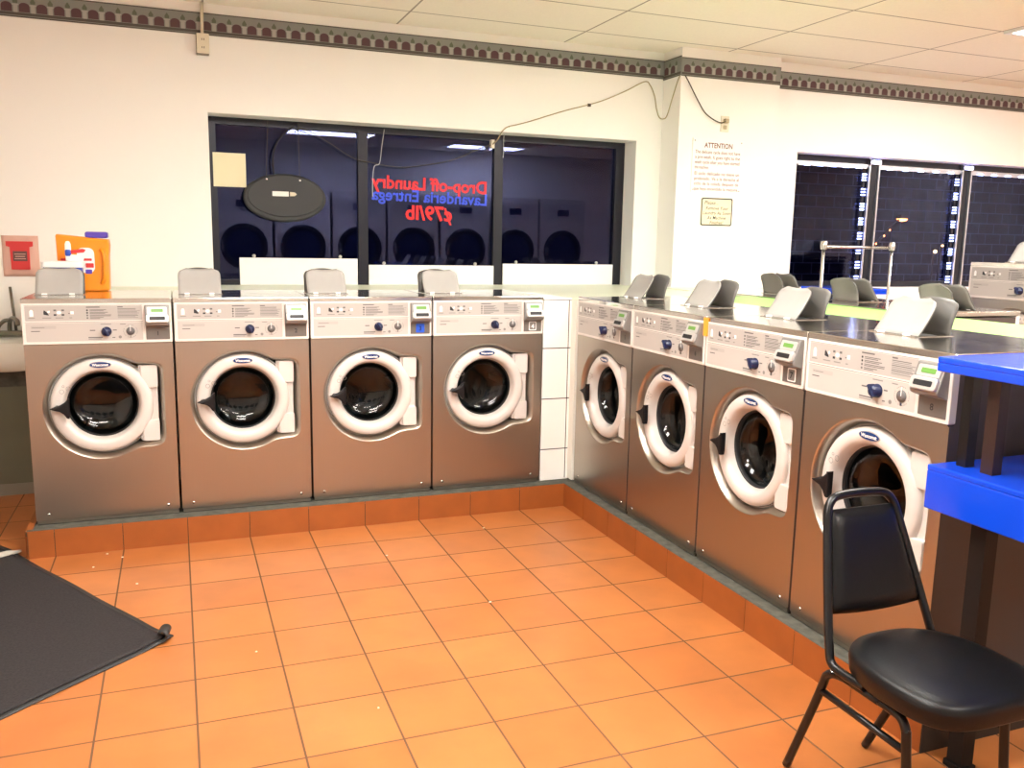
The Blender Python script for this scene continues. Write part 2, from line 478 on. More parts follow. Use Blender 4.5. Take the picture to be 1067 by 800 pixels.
# outside
mb = MB(); mb.box(7.0, 26, 9.0, 9.2, -.2, 7, 'outside_brick'); struct(mb.build('wall_outside_brick'))
mb = MB(); mb.box(-12, 7.0, 9.0, 9.2, -.2, 7, 'outside_plain'); struct(mb.build('wall_outside'))
mb = MB(); mb.box(-10, 20, 1.76, 9.0, -.3, -.1, 'asphalt'); struct(mb.build('ground_outside'))

# ------------------------------------------------------------------ washer
def outline(delta=0., n=132):
    """port of the door recess: circle merged with the hinge block; star-shaped about (cx,cz)"""
    cx, cz, r0 = .333, .576, .268
    out = []
    angs = sorted([2 * PI * i / n for i in range(n)] + [math.atan2(z - cz, x - cx) % (2 * PI) for x, z in ((0, .012), (W, .012), (W, .888), (0, .888))])
    for a in angs:
        c, s = cos(a), sin(a); r = r0 - delta
        if c > .02:
            rr = ((c / (.288 - delta)) ** 12 + (abs(s) / (.218 - delta)) ** 12) ** (-1 / 12)
            p = 26; r = (r ** p + min(rr, .6) ** p) ** (1 / p)
        out.append((cx + c * r, cz + s * r, c, s))
    return out, cx, cz
def washer_proto():
    root = thing('washing_machine', 'washer', 'washing machine')
    # body: steel front with a pressed recess, sides, back
    mb = MB()
    ol, cx, cz = outline(0)
    n = len(ol)
    outer = []
    g = .005
    for (x, z, c, s) in ol:
        ts = []
        if c > 1e-9: ts.append((W - g - cx) / c)
        if c < -1e-9: ts.append((g - cx) / c)
        if s > 1e-9: ts.append((.888 - cz) / s)
        if s < -1e-9: ts.append((.012 - cz) / s)
        t = min(ts); outer.append((cx + c * t, cz + s * t))
    loops = [[(a, 0, b) for a, b in outer]]
    for d, y in ((0, 0), (.002, .0012), (.007, .006), (.017, .028), (.021, .045), (.022, .085)):
        loops.append([(x, y, z) for x, z, c, s in outline(d)[0]])
    loops.append([(cx + .172 * c, .086, cz + .172 * s) for x, z, c, s in ol])
    v = [p for l in loops for p in l]
    for j in range(len(loops) - 1):
        fs = [(j * n + i, j * n + (i + 1) % n, (j + 1) * n + (i + 1) % n, (j + 1) * n + i) for i in range(n)]
        mb.add(v, fs, 'steel', j >= 1)
    mb.add([(g, 0, .012), (g, 0, .888), (g, .66, .888), (g, .66, .012)], [(0, 1, 2, 3)], 'side_paint')
    mb.add([(W - g, 0, .012), (W - g, 0, .888), (W - g, .66, .888), (W - g, .66, .012)], [(0, 1, 2, 3)], 'side_paint')
    mb.add([(g, .66, .012), (W - g, .66, .012), (W - g, .66, 1.08), (g, .66, 1.08)], [(0, 1, 2, 3)], 'side_paint')
    mb.add([(g, .02, .888), (W - g, .02, .888), (W - g, .02, 1.08), (g, .02, 1.08)], [(0, 1, 2, 3)], 'side_paint')
    for x in (g, W - g): mb.add([(x, .02, .888), (x, .66, .888), (x, .66, 1.08), (x, .02, 1.08)], [(0, 1, 2, 3)], 'side_paint')
    # front top flange under the panel
    mb.add([(g, 0, .888), (W - g, 0, .888), (W - g, .02, .888), (g, .02, .888)], [(0, 1, 2, 3)], 'steel')
    body = mb.build('body', root)
    # foot strip
    mb = MB(); mb.box(.010, W - .010, .002, .02, -.006, .009, 'steel'); mb.box(.01, W - .01, .010, .6, -.010, .014, 'rubber'); mb.build('base_strip', root)
    for x in (.062, .615):
        mb = MB(); mb.lathe([(.0075, 0), (.006, -.003), (0, -.004)], 'chrome', 12, M4=Tr((x, 0, .042))); mb.build('screw', root)
    # drum
    mb = MB()
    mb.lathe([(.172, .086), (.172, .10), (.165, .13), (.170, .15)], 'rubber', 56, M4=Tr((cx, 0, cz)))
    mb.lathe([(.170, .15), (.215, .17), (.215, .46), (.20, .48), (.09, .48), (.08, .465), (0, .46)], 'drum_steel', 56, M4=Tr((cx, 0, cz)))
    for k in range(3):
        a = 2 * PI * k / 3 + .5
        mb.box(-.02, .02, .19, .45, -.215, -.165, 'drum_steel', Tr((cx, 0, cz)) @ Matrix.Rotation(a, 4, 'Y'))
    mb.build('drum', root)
    # door
    door = None
    mb = MB(); D = Tr((.331, 0, .576))
    mb.lathe([(.2465, .084), (.2465, .052), (.244, .046), (.238, .046), (.236, .056)], 'gasket_grey', 72, M4=D)
    mb.lathe([(.234, .080), (.236, .055), (.236, .036), (.233, .026), (.226, .019), (.213, .015), (.196, .014), (.184, .017), (.177, .024), (.172, .036), (.163, .072), (.162, .09)], 'white_plastic', 72, M4=D)
    # print: small wash symbols left of the window
    for px, pz, s in ((-.178, .078, .011), (-.148, .092, .011), (-.170, .104, .006)):
        mb.lathe([(s, .0130), (s - .002, .0130)], 'print_pale', 14, M4=D @ Tr((px, 0, pz)))
    door = mb.build('door', root)
    mb = MB(); mb.lathe([(.1665, .066), (.164, .060), (.160, .062), (.158, .072), (.158, .10)], 'rubber', 64, M4=D); mb.build('gasket', door)
    mb = MB(); mb.lathe([(.161, .070), (.157, .084), (.146, .105), (.125, .122), (.09, .135), (.05, .141), (0, .143)], 'door_glass', 64, M4=D); mb.build('glass', door)
    # hinge: back plate and two blocks
    mb = MB(); mb.prism(rrect(.50, .588, .380, .772, .012), .040, .082, 'white_plastic', chamfer=.003); hp = mb.build('hinge_plate', door)
    for z0, z1 in ((.655, .772), (.380, .488)):
        mb = MB(); mb.prism(rrect(.512, .591, z0, z1, .010), .022, .050, 'white_plastic', chamfer=.004); mb.build('hinge_block', hp)
    mb = MB(); mb.box(.574, .584, .625, .652, .036, .041, 'meter_grey'); mb.build('latch', hp)
    # handle: black pointed paddle
    def paddle(k):
        return [(.098, .574), (.120, .583), (.143, .590), (.163, .603), (.177, .618), (.186, .622), (.186 - .0, .54), (.182, .523), (.172, .527), (.160, .546), (.143, .560), (.120, .566)]
    mb = MB()
    mb.prism(paddle(0), -.026, .000, 'handle_black', chamfer=.007)
    mb.lathe([(.013, -.002), (.013, .03)], 'handle_black', 14, M4=Tr((.128, 0, .574)))
    mb.build('handle', door)
    # emblem
    E0 = Tr((.331, .0150, .782)) @ Matrix.Rotation(.0, 4, 'X')
    mb = MB()
    mb.prism(ellipse(0, 0, .051, .0175), -.003, .002, 'emblem_rim', M4=E0, chamfer=.0012)
    mb.prism(ellipse(0, 0, .047, .0142), -.0042, 0, 'emblem_blue', M4=E0, chamfer=.0008)
    emb = mb.build('emblem', door)
    mb = MB(); put_text(mb, 'Wascomat', 0, 0, 0, .018, 'print_white', .0004, fit=.074)
    lt = mb.build('lettering', emb); lt.matrix_basis = E0 @ Tr((0, -.0048, -.006))
    # control panel
    mb = MB()
    mb.prism(rrect(.0045, W - .0045, .890, 1.0875, .006), -.006, .022, 'panel_white', chamfer=.003)
    pf = -.0068
    def flat(pts, m, y): mb.add([(a, y, b) for a, b in pts], [tuple(range(len(pts)))], m)
    flat(rrect(.020, .535, 1.004, 1.076, .004), 'overlay', pf)
    flat(rrect(.020, .535, .904, .994, .004), 'overlay_light', pf)
    flat([(.018, .9965), (.537, .9965), (.537, .9985), (.018, .9985)], 'print_grey', pf - .0002)
    flat([(.018, 1.0775), (.537, 1.0775), (.537, 1.079), (.018, 1.079)], 'print_grey', pf - .0002)
    q = pf - .0005
    def rc(a, b, c, d, m='print_grey', y=None): flat([(a, c), (b, c), (b, d), (a, d)], m, q if y is None else y)
    # pictograms: soap box, hand, turning arrows, spin
    flat([(.040, 1.026), (.056, 1.026), (.056, 1.050), (.052, 1.058), (.044, 1.058), (.040, 1.050)], 'print_white', q)
    flat([(.100, 1.035), (.122, 1.030), (.120, 1.040), (.108, 1.052), (.102, 1.056), (.100, 1.048)], 'print_black', q)
    flat([(.118, 1.040), (.128, 1.046), (.126, 1.054), (.116, 1.050)], 'print_white', q)
    for sx, sz in ((-1, -1), (1, -1), (1, 1), (-1, 1)):
        rc(.166 + sx * .017 - .006, .166 + sx * .017 + .006, 1.044 + sz * .011 - .004, 1.044 + sz * .011 + .004, 'print_black' if sz < 0 else 'print_grey')
    flat(ellipse(.166, 1.044, .010, .008, 14), 'print_white', q)
    rc(.206, .214, 1.038, 1.042, 'print_grey'); rc(.216, .230, 1.036, 1.050, 'print_white')
    for a, b in ((.034, .062), (.094, .132), (.150, .184), (.210, .222)): rc(a, b, 1.0165, 1.0205, 'print_pale')
    rr = random.Random(3)
    rc(.285, .345, 1.0665, 1.0715)
    for k in range(4):
        z = 1.054 - k * .0125
        flat(ellipse(.289, z, .0042, .0042, 10), 'print_black' if k < 2 else 'print_grey', q)
        L = .36 + rr.random() * .055
        rc(.300, L, z + .0005, z + .0032); rc(.300, L - .02 * rr.random(), z - .0045, z - .0018)
    rc(.424, .448, 1.0665, 1.0715)
    for k in range(9):
        z = 1.0605 - k * .0055
        rc(.424, .50 + rr.random() * .026, z - .0015, z + .0012, 'print_pale' if k % 3 else 'print_grey')
    flat(rrect(.042, .150, .966, .981, .003), 'overlay', q + .0001)
    rc(.046, .10, .971, .974, 'print_pale'); rc(.042, .080, .953, .957)
    rc(.296, .320, .953, .958); rc(.398, .416, .953, .958); rc(.345, .392, .983, .987, 'print_pale')
    rc(.288, .352, .918, .923); rc(.288, .345, .911, .915, 'print_pale'); rc(.395, .408, .917, .921)
    flat(ellipse(.430, .921, .0075, .0075, 14), 'meter_grey', q)
    rc(.432, .458, .982, .986, 'print_pale')
    for k in range(26):
        a = .35 * PI + 1.8 * PI * k / 25
        if k % 7 == 6: continue
        a2 = a + .045 * PI
        r1, r2 = .0300, .0325
        flat([(.478 + r1 * cos(a), .949 + r1 * sin(a)), (.478 + r2 * cos(a), .949 + r2 * sin(a)), (.478 + r2 * cos(a2), .949 + r2 * sin(a2)), (.478 + r1 * cos(a2), .949 + r1 * sin(a2))], 'print_pale', q)
    panel = mb.build('control_panel', root)
    mb = MB(); K = Tr((.370, pf, .949))
    mb.lathe([(.0235, 0), (.0235, -.006), (.019, -.010), (.017, -.026), (0, -.027)], 'knob_blue', 28, M4=K)
    mb.prism([(-.005, -.021), (.005, -.021), (.0045, .024), (-.0045, .024)], -.034, -.008, 'knob_blue', M4=K @ Matrix.Rotation(-.6, 4, 'Y'), chamfer=.002)
    mb.build('selector_knob', panel)
    mb = MB(); K = Tr((.478, pf, .949))
    mb.lathe([(.020, 0), (.0195, -.004), (0, -.004)], 'dial_grey', 28, M4=K); mb.box(-.0012, .0012, -.0046, -.003, .0, .030, 'print_white', K); mb.box(-.0012, .0012, -.0046, -.0, -.032, -.022, 'print_grey', K)
    mb.build('timer_dial', panel)
    # coin meter: housing leaning forward, face with display and slot
    mb = MB()
    x0, x1 = .548, .660
    prof = [(.0, 1.078), (-.022, 1.078), (-.052, .990), (-.050, .980), (-.012, .966), (.0, .966)]   # (y,z)
    v = [(x, y, z) for x in (x0, x1) for y, z in prof]; k = len(prof)
    mb.add(v, [tuple(range(k)), tuple(range(k, 2 * k))] + [(i, (i + 1) % k, k + (i + 1) % k, k + i) for i in range(k)], 'meter_grey')
    meter = mb.build('coin_meter', root, bevel=.004)
    # face plane from (-.022,1.078) to (-.052,.990)
    ang = math.atan2(.030, .088)
    F = Tr((.604, -.0222, 1.078)) @ Matrix.Rotation(-ang, 4, 'X')
    mb = MB()
    mb.prism(rrect(-.046, .046, -.048, -.010, .006), -.003, .002, 'meter_face', M4=F, chamfer=.002)
    mb.prism(rrect(-.053, .053, -.092, -.050, .012), -.012, .002, 'meter_face', M4=F, chamfer=.004)
    fp = mb.build('face_plate', meter)
    mb = MB(); mb.prism(rrect(-.028, .028, -.037, -.021, .003), -.0042, -.002, 'lcd_green', M4=F); mb.build('display', fp)
    mb = MB(); mb.prism(rrect(-.036, .036, -.080, -.062, .004), -.0132, -.009, 'slot_black', M4=F); mb.build('coin_slot', fp)
    mb = MB(); mb.prism(rrect(.549, .659, .905, .967, .002), -.0085, .01, 'plate_grey', chamfer=.001)
    mb.build('number_plate', root)
    # worktop
    mb = MB()
    mb.prism(rrect(.0015, W - .0015, -.004, .672, .004), 1.1105, 1.0885, 'steel_top', axis='z', chamfer=.003)
    top = mb.build('top_panel', root)
    # soap box hatch with two upright flaps
    mb = MB(); mb.box(.030, .255, .255, .44, 1.110, 1.1130, 'steel_trim'); mb.box(.045, .24, .292, .375, 1.1125, 1.1142, 'slot_black'); mb.build('soap_hatch', root)
    def flap(y0, lean, h, x0, x1, curve, ma, mb_):
        """rounded, slightly dished flap hinged along its bottom edge"""
        mb = MB(); nx, nz = 12, 10; rad = .045
        vs = []
        for side in (0, 1):
            for j in range(nz + 1):
                t = j / nz
                for i in range(nx + 1):
                    s = i / nx
                    z = t * h; hw = (x1 - x0) / 2
                    if z > h - rad: hw -= rad - math.sqrt(max(0, rad * rad - (z - (h - rad)) ** 2))
                    x = (x0 + x1) / 2 + (2 * s - 1) * hw
                    d = curve * (1 - (2 * s - 1) ** 2) * t + curve * .8 * math.sin(t * PI) * .5
                    y = d + (.0 if side == 0 else .005)
                    vs.append((x, y0 + y * cos(lean) + z * sin(lean), 1.114 + z * cos(lean) - y * sin(lean)))
        def I(s, j, i): return s * (nz + 1) * (nx + 1) + j * (nx + 1) + i
        f1 = [(I(0, j, i), I(0, j, i + 1), I(0, j + 1, i + 1), I(0, j + 1, i)) for j in range(nz) for i in range(nx)]
        f2 = [(I(1, j, i), I(1, j + 1, i), I(1, j + 1, i + 1), I(1, j, i + 1)) for j in range(nz) for i in range(nx)]
        e = []
        for j in range(nz): e += [(I(0, j, 0), I(0, j + 1, 0), I(1, j + 1, 0), I(1, j, 0)), (I(0, j, nx), I(1, j, nx), I(1, j + 1, nx), I(0, j + 1, nx))]
        for i in range(nx): e += [(I(0, 0, i), I(1, 0, i), I(1, 0, i + 1), I(0, 0, i + 1)), (I(0, nz, i), I(0, nz, i + 1), I(1, nz, i + 1), I(1, nz, i))]
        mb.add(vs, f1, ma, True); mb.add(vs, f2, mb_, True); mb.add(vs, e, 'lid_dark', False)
        return mb
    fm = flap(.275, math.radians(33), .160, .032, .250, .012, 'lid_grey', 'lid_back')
    for x in (.075, .200): fm.box(x - .012, x + .012, .262, .285, 1.111, 1.119, 'print_white')
    fm.build('soap_lid', root)
    flap(.425, math.radians(20), .135, .034, .248, -.022, 'lid_dark', 'lid_back').build('soap_lid', root)  # rear flap coloured darker, the shade of facing away from the light
    return root

P = washer_proto()
def numeral(root, txt, style):
    plate = [c for c in root.children if c.name.startswith('number_plate')][0]
    mb = MB(); y = -.0092
    if style == 'blue':
        mb.prism(rrect(.580, .628, .912, .962, .006), y - .001, -.006, 'sticker_blue', chamfer=.001)
        put_text(mb, txt, .604, y - .0016, .924, .034, 'knob_blue', .0006)
    elif style == 'framed':
        mb.prism(rrect(.580, .628, .911, .963, .006), y - .001, -.006, 'print_white', chamfer=.001)
        mb.prism(rrect(.585, .623, .916, .958, .005), y - .0014, -.006, 'meter_grey')
        put_text(mb, txt, .604, y - .002, .924, .036, 'print_white' if txt == '4' else 'print_black', .0008)
    else:
        put_text(mb, txt, .604, y, .926, .030, 'print_black', .0004)
    mb.build('number', plate)
G = 'front-load washers in a row'
specs = []
for i in range(4): specs.append(((-.1205 - (4 - i) * (W + .0015), .1024, HC), 0, str(i + 1), 'blue' if i == 2 else 'framed' if i == 3 else 'plain'))
for i in range(4): specs.append(((.0695, .0309 - i * .668, HC), -PI / 2, str(i + 5), 'framed' if i == 2 else 'plain'))
labels = ['steel front-load washer numbered 1, leftmost under the window, beside the sink',
          'steel front-load washer numbered 2 under the left window pane',
          'steel front-load washer with the blue number 3 sticker',
          'steel front-load washer numbered 4, beside the white tiled corner',
          'steel front-load washer in the inner corner, farthest of the right row',
          'steel front-load washer second from the inner corner in the right row',
          'steel front-load washer with framed number 7, third from the corner',
          'steel front-load washer numbered 8, behind the black chair and blue table']
roots = []
for k, (loc, rz, num, st) in enumerate(specs):
    r = P if k == 0 else copy_tree(P)
    roots.append(r)
for k, (loc, rz, num, st) in enumerate(specs):
    r = roots[k]; r.location = loc; r.rotation_euler = (0, 0, rz); r['label'] = labels[k]
    r['group'] = 'washers under the left window' if k < 4 else 'washers in the right hand row'
    if rz: r.scale = (.667 / W, 1, 1)
# washers of the row behind, back to back, facing the far aisle
rb = ['steel washer of the far row beside the pillar, grey soap lids up, seen from behind',
      'second steel washer of the far row from the pillar, grey soap lids seen from behind',
      'third steel washer of the far row from the pillar, grey soap lids seen from behind',
      'fourth steel washer of the far row from the pillar, seen across the green ledge',
      'nearest steel washer of the far row, hidden behind the blue table']
rowB = []
for k in range(3):
    r = copy_tree(P); rowB.append(r)
for k, r in enumerate(rowB):
    r.location = (1.985, .0309 + .668 - (k + 1) * .668, HC); r.rotation_euler = (0, 0, PI / 2); r.scale = (.667 / W, 1, 1)
    r['label'] = rb[k]; r['group'] = 'washers of the far row'
rc_ = copy_tree(P); rc_.location = (3.5, .365, HC - .14 + .14); rc_.rotation_euler = (0, 0, -PI / 2); rc_.scale = (1.2, 1.2, 1.2)
rc_['label'] = 'large pale washer facing us at the right edge by the far window'
rc_['category'] = 'washing machine'; rc_['group'] = 'large washers in the far aisle'
for k, (loc, rz, num, st) in enumerate(specs): numeral(roots[k], num, st)
mb = MB(); mb.box(-.018, .018, -.5 * .0 - .001, .0015, -.045, .036, 'orange_tape')
tp = mb.build('adhesive_tape'); tp.location = (.0695 - .009, .0309 - 2 * .668, 1.208); tp.rotation_euler = (0, 0, -PI / 2)
tag(tp, 'strip of orange tape over the joint between washers six and seven', 'tape')

# plinth for the far rows
mb = MB(); mb.box(1.31, 2.0, -2.65, .72, 0, HC - .01, 'concrete'); mb.box(3.49, 4.4, -.5, .4, 0, HC - .012, 'concrete'); struct(mb.build('curb_far'))

# ------------------------------------------------------------------ chair
def chair():
    root = thing('dining_chair', 'black vinyl stacking chair with metal frame in front of washer eight', 'chair', (-.30, -2.93, 0))
    r = .0125
    def S(pts, m='black_metal', rad=r): b = MB(); b.tube(pts, rad, m, 12); return b
    # back frame: one bent tube
    yz = lambda z: .125 + (z - .47) * .33
    pts = [(-.186, -.02, .425), (-.187, .06, .424), (-.187, .105, .432), (-.184, .124, .47), (-.160, yz(.62), .62), (-.131, yz(.78), .78), (-.122, yz(.82), .82), (-.106, yz(.845), .845), (-.078, yz(.858), .858), (0, yz(.862), .862)]
    full = pts + [(-x, y, z) for x, y, z in reversed(pts[:-1])]
    S(smooth_path(full, 6)).build('back_frame', root)
    # back pad
    mb = MB(); nx, nz = 14, 12; vs = []
    for side in (0, 1):
        for j in range(nz + 1):
            t = j / nz; z = .555 + .268 * t
            hw = .166 - .052 * t
            for i in range(nx + 1):
                s = 2 * i / nx - 1
                e = (1 - abs(s) ** 8) * (1 - abs(2 * t - 1) ** 10)
                th = .004 + .020 * e
                zz = z + (-.010 * (1 - t) * (1 - s * s))
                vs.append((s * hw, yz(z) + (-th if side == 0 else th * .7), zz))
    def I(s, j, i): return s * (nz + 1) * (nx + 1) + j * (nx + 1) + i
    fs = [(I(0, j, i), I(0, j, i + 1), I(0, j + 1, i + 1), I(0, j + 1, i)) for j in range(nz) for i in range(nx)] + [(I(1, j, i), I(1, j + 1, i), I(1, j + 1, i + 1), I(1, j, i + 1)) for j in range(nz) for i in range(nx)]
    for j in range(nz): fs += [(I(0, j, 0), I(0, j + 1, 0), I(1, j + 1, 0), I(1, j, 0)), (I(0, j, nx), I(1, j, nx), I(1, j + 1, nx), I(0, j + 1, nx))]
    for i in range(nx): fs += [(I(0, 0, i), I(1, 0, i), I(1, 0, i + 1), I(0, 0, i + 1)), (I(0, nz, i), I(0, nz, i + 1), I(1, nz, i + 1), I(1, nz, i))]
    mb.add(vs, fs, 'black_vinyl', True); mb.build('backrest', root)
    # seat pad: rounded, broader in front
    mb = MB(); n = 64
    def ring(k, z, dz=0):
        out = []
        for i in range(n):
            a = 2 * PI * i / n; c, s = cos(a), sin(a)
            e = 2 / 3.6 if s < 0 else 2 / 2.6
            x = math.copysign(abs(c) ** e, c) * .212; y = math.copysign(abs(s) ** e, s) * .212
            x *= 1 - .10 * max(0, y / .212)
            out.append((x * k, -.075 + y * k, z))
        return out
    rings = [(.90, .428), (.965, .430), (.985, .436), (.99, .455), (1.0, .468), (.99, .480), (.965, .489), (.92, .4945), (.80, .4985), (.5, .5015), (.2, .502)]
    v = [p for k, z in rings for p in ring(k, z)]
    fs = [(j * n + i, j * n + (i + 1) % n, (j + 1) * n + (i + 1) % n, (j + 1) * n + i) for j in range(len(rings) - 1) for i in range(n)]
    mb.add(v, fs + [tuple(range(n)), tuple(range((len(rings) - 1) * n, len(rings) * n))], 'black_vinyl', True)
    mb.build('seat', root)
    for s in (-1, 1):
        rear = [(s * .152, .297, .006), (s * .166, .190, .250), (s * .170, .152, .345), (s * .171, .138, .378), (s * .172, .110, .397), (s * .172, .07, .405)]
        S(smooth_path(rear, 6)).build('leg', root)
        fr = [(s * .172, -.06, .405), (s * .172, -.095, .404), (s * .171, -.128, .398), (s * .170, -.146, .375), (s * .169, -.152, .33), (s * .166, -.185, .006)]
        S(smooth_path(fr, 6)).build('leg', root)
        S([(s * .172, .075, .405), (s * .172, -.065, .405)]).build('side_rail', root)
        S([(s * .1705, .160, .325), (s * .1695, -.153, .318)], rad=.010).build('stretcher', root)
        for yy, zz in ((.09, .425),):
            b = MB(); b.lathe([(.008, 0), (.006, .004), (0, .005)], 'chrome', 10, axis='x', M4=Tr((s * .199, yy, zz))); b.build('bolt', root)
    for yy in (.05, -.10):
        S([(-.172, yy, .415), (.172, yy, .415)], rad=.010).build('cross_rail', root)
    return root
chair()

# ------------------------------------------------------------------ blue folding table
def table(name, label, x0, x1, y0, y1, ztop, loc=(0, 0, 0)):
    root = thing(name, label, 'table', loc)
    def slab(nm, z0, z1):
        mb = MB()
        mb.box(x0, x1, y0, y1, z1 - .018, z1, 'blue_laminate')
        t = .02
        mb.box(x0, x0 + t, y0, y1, z0, z1 - .017, 'blue_laminate'); mb.box(x1 - t, x1, y0, y1, z0, z1 - .017, 'blue_laminate')
        mb.box(x0 + t, x1 - t, y0, y0 + t, z0, z1 - .017, 'blue_laminate'); mb.box(x0 + t, x1 - t, y1 - t, y1, z0, z1 - .017, 'blue_laminate')
        mb.box(x0 + t, x1 - t, y0 + t, y1 - t, z1 - .05 if z1 - z0 > .06 else z0 + .004, z1 - .03, 'brown_metal')
        return mb.build(nm, root, bevel=.004, seg=2)
    slab('upper_shelf', ztop - .043, ztop); slab('table_top', ztop - .46, ztop - .325)
    px0, px1 = x0 + .09, x1 - .09
    for px in (px0, px1):
        for py in (y1 - .145, y0 + .145):
            mb = MB(); mb.box(px - .024, px + .024, py - .026, py + .026, 0, ztop - .46, 'leg_black'); mb.box(px - .030, px + .030, py - .032, py + .032, 0, .02, 'leg_black'); mb.build('leg', root)
            mb = MB(); mb.box(px - .022, px + .014, py - .02, py + .02, ztop - .325, ztop - .03, 'brown_metal'); mb.build('post', root)
            mb = MB(); mb.box(px - .018, px + .018, py + .075, py + .107, ztop - .325, ztop - .03, 'black_metal'); mb.build('post', root)
    return root
table('folding_table', 'glossy blue two-tier folding table behind the black chair', -.045, .80, -4.1, -2.672, 1.252)
table('folding_table', 'blue two-tier table in the far aisle under the far window', 2.66, 3.14, .78, 1.25, 1.245)

# ------------------------------------------------------------------ floor mat
def floor_mat():
    Tip = Vector((-2.195, -1.135, 0)); F = Vector((-3.02, .26, 0)); Nn = Tip + Vector((-.76, -.635, 0)) * 1.15
    root = thing('floor_mat', 'dark grey ribbed floor mat with curled corner on orange tiles', 'mat', tuple(Tip))
    a = F - Tip; b = Nn - Tip
    def grid(u0, u1, v0, v1, nu, nv, z0, m, mbb):
        vs = []; 
        for j in range(nv + 1):
            for i in range(nu + 1):
                u = u0 + (u1 - u0) * i / nu; w = v0 + (v1 - v0) * j / nv
                p = a * u + b * w
                z = z0 + .004 * math.sin(u * 9 + w * 4) ** 2
                near = max(0, 1 - (p.length / .15)); z += .014 * near
                far = max(0, 1 - ((p - a).length / .25)); z += .02 * far * (.5 + .5 * math.sin(p.x * 25))
                vs.append((p.x, p.y, z))
        fs = [(j * (nu + 1) + i, j * (nu + 1) + i + 1, (j + 1) * (nu + 1) + i + 1, (j + 1) * (nu + 1) + i) for j in range(nv) for i in range(nu)]
        mbb.add(vs, fs, m, True)
    mb = MB(); grid(.0, 1, .0, 1, 60, 40, .002, 'mat_rubber', mb); o = mb.build('border', root)
    sd = o.modifiers.new('thick', 'SOLIDIFY'); sd.thickness = .004; sd.offset = 1
    mb = MB(); grid(.014, .985, .022, .98, 60, 40, .0075, 'mat_carpet', mb); o = mb.build('carpet', root)
    sd = o.modifiers.new('thick', 'SOLIDIFY'); sd.thickness = .004; sd.offset = 1
    # rolled-over tip
    ax = (a.normalized() - b.normalized()).normalized(); inw = (a.normalized() + b.normalized()).normalized()
    mb = MB(); vs = []; nn = 14
    for k in range(nn + 1):
        t = k / nn * 1.35 * PI; r = .021
        for s in (-1, 1):
            half = .052 * (1 - .45 * k / nn)
            c = inw * (.035 - r * sin(t)) + ax * (s * half)
            vs.append((c.x, c.y, .008 + r - r * cos(t)))
    mb.add(vs, [(2 * k, 2 * k + 1, 2 * k + 3, 2 * k + 2) for k in range(nn)], 'mat_rubber', True)
    o = mb.build('curled_corner', root); sd = o.modifiers.new('thick', 'SOLIDIFY'); sd.thickness = .005
    # pale backing showing where the far corner is folded up
    mb = MB(); vs = []
    q0, q1 = Vector((-2.895, .088, 0)) - Tip, Vector((-3.06, .005, 0)) - Tip
    dd = (q1 - q0).normalized(); nn_ = Vector((dd.y, -dd.x, 0))
    for k in range(13):
        t = k / 12
        for q in range(7):
            th = q / 6 * PI; c = q0.lerp(q1, t) - nn_ * (.022 * cos(th) * (.35 + .65 * min(1, t * 3)))
            vs.append((c.x, c.y, .010 + .020 * sin(th) * (.5 + .5 * min(1, t * 3))))
    mb.add(vs, [(k * 7 + q, k * 7 + q + 1, (k + 1) * 7 + q + 1, (k + 1) * 7 + q) for k in range(12) for q in range(6)], 'mat_back', True)
    o = mb.build('folded_edge', root); sd = o.modifiers.new('thick', 'SOLIDIFY'); sd.thickness = .003
    return root
floor_mat()

mb = MB(); lr = random.Random(5)
for px, py in [(-2.62, .02), (-2.5, -.05), (-2.43, -.12), (-2.35, -.5), (-1.2, -.5), (-.6, -.25), (-1.55, -1.9), (-2.55, -.22), (-.9, -1.2), (-1.9, -1.35)]:
    n_ = 6; k0 = lr.random() * 3
    mb.prism([(px + (.003 + .004 * lr.random()) * cos(k0 + 2 * PI * i / n_), py + .0035 * sin(k0 + 2 * PI * i / n_)) for i in range(n_)], .003, 0.0, 'lint', axis='z')
tag(mb.build('floor_lint'), 'scattered white lint specks on the orange floor tiles near the mat', 'lint', kind='stuff')

# ------------------------------------------------------------------ things in the window over the left row
for x0, x1, z1, lab in ((-1.72, -.918, 1.420, 'white board across the bottom of the left window pane, behind washers two and three'),
                        (-.838, .108, 1.378, 'white board across the bottom of the middle window pane'),
                        (.182, 1.112, 1.394, 'white board across the bottom of the right window pane beside the corner')):
    mb = MB(); mb.box(x0, x1, YG - .028, YG - .014, 1.2365, z1, 'board_white')
    r = tag(mb.build('window_board', bevel=.002), lab, 'board', 'white boards along the window bottom')
    for fx in (.12, .85):
        m2 = MB(); m2.lathe([(.012, -.014), (.010, -.017), (0, -.018)], 'wire_pale', 12, M4=Tr((x0 + (x1 - x0) * fx, YG, z1 + .012))); m2.lathe([(.012, -.010), (.012, -.014)], 'wire_pale', 12, M4=Tr((x0 + (x1 - x0) * fx, YG, z1 + .012)))
        m2.build('suction_clip', r)
mb = MB(); mb.box(-1.868, -1.660, YG - .018, YG - .0155, 1.886, 2.106, 'paper_cream')
tag(mb.build('paper_notice'), 'blank cream paper taped to the upper left of the dark window', 'notice')
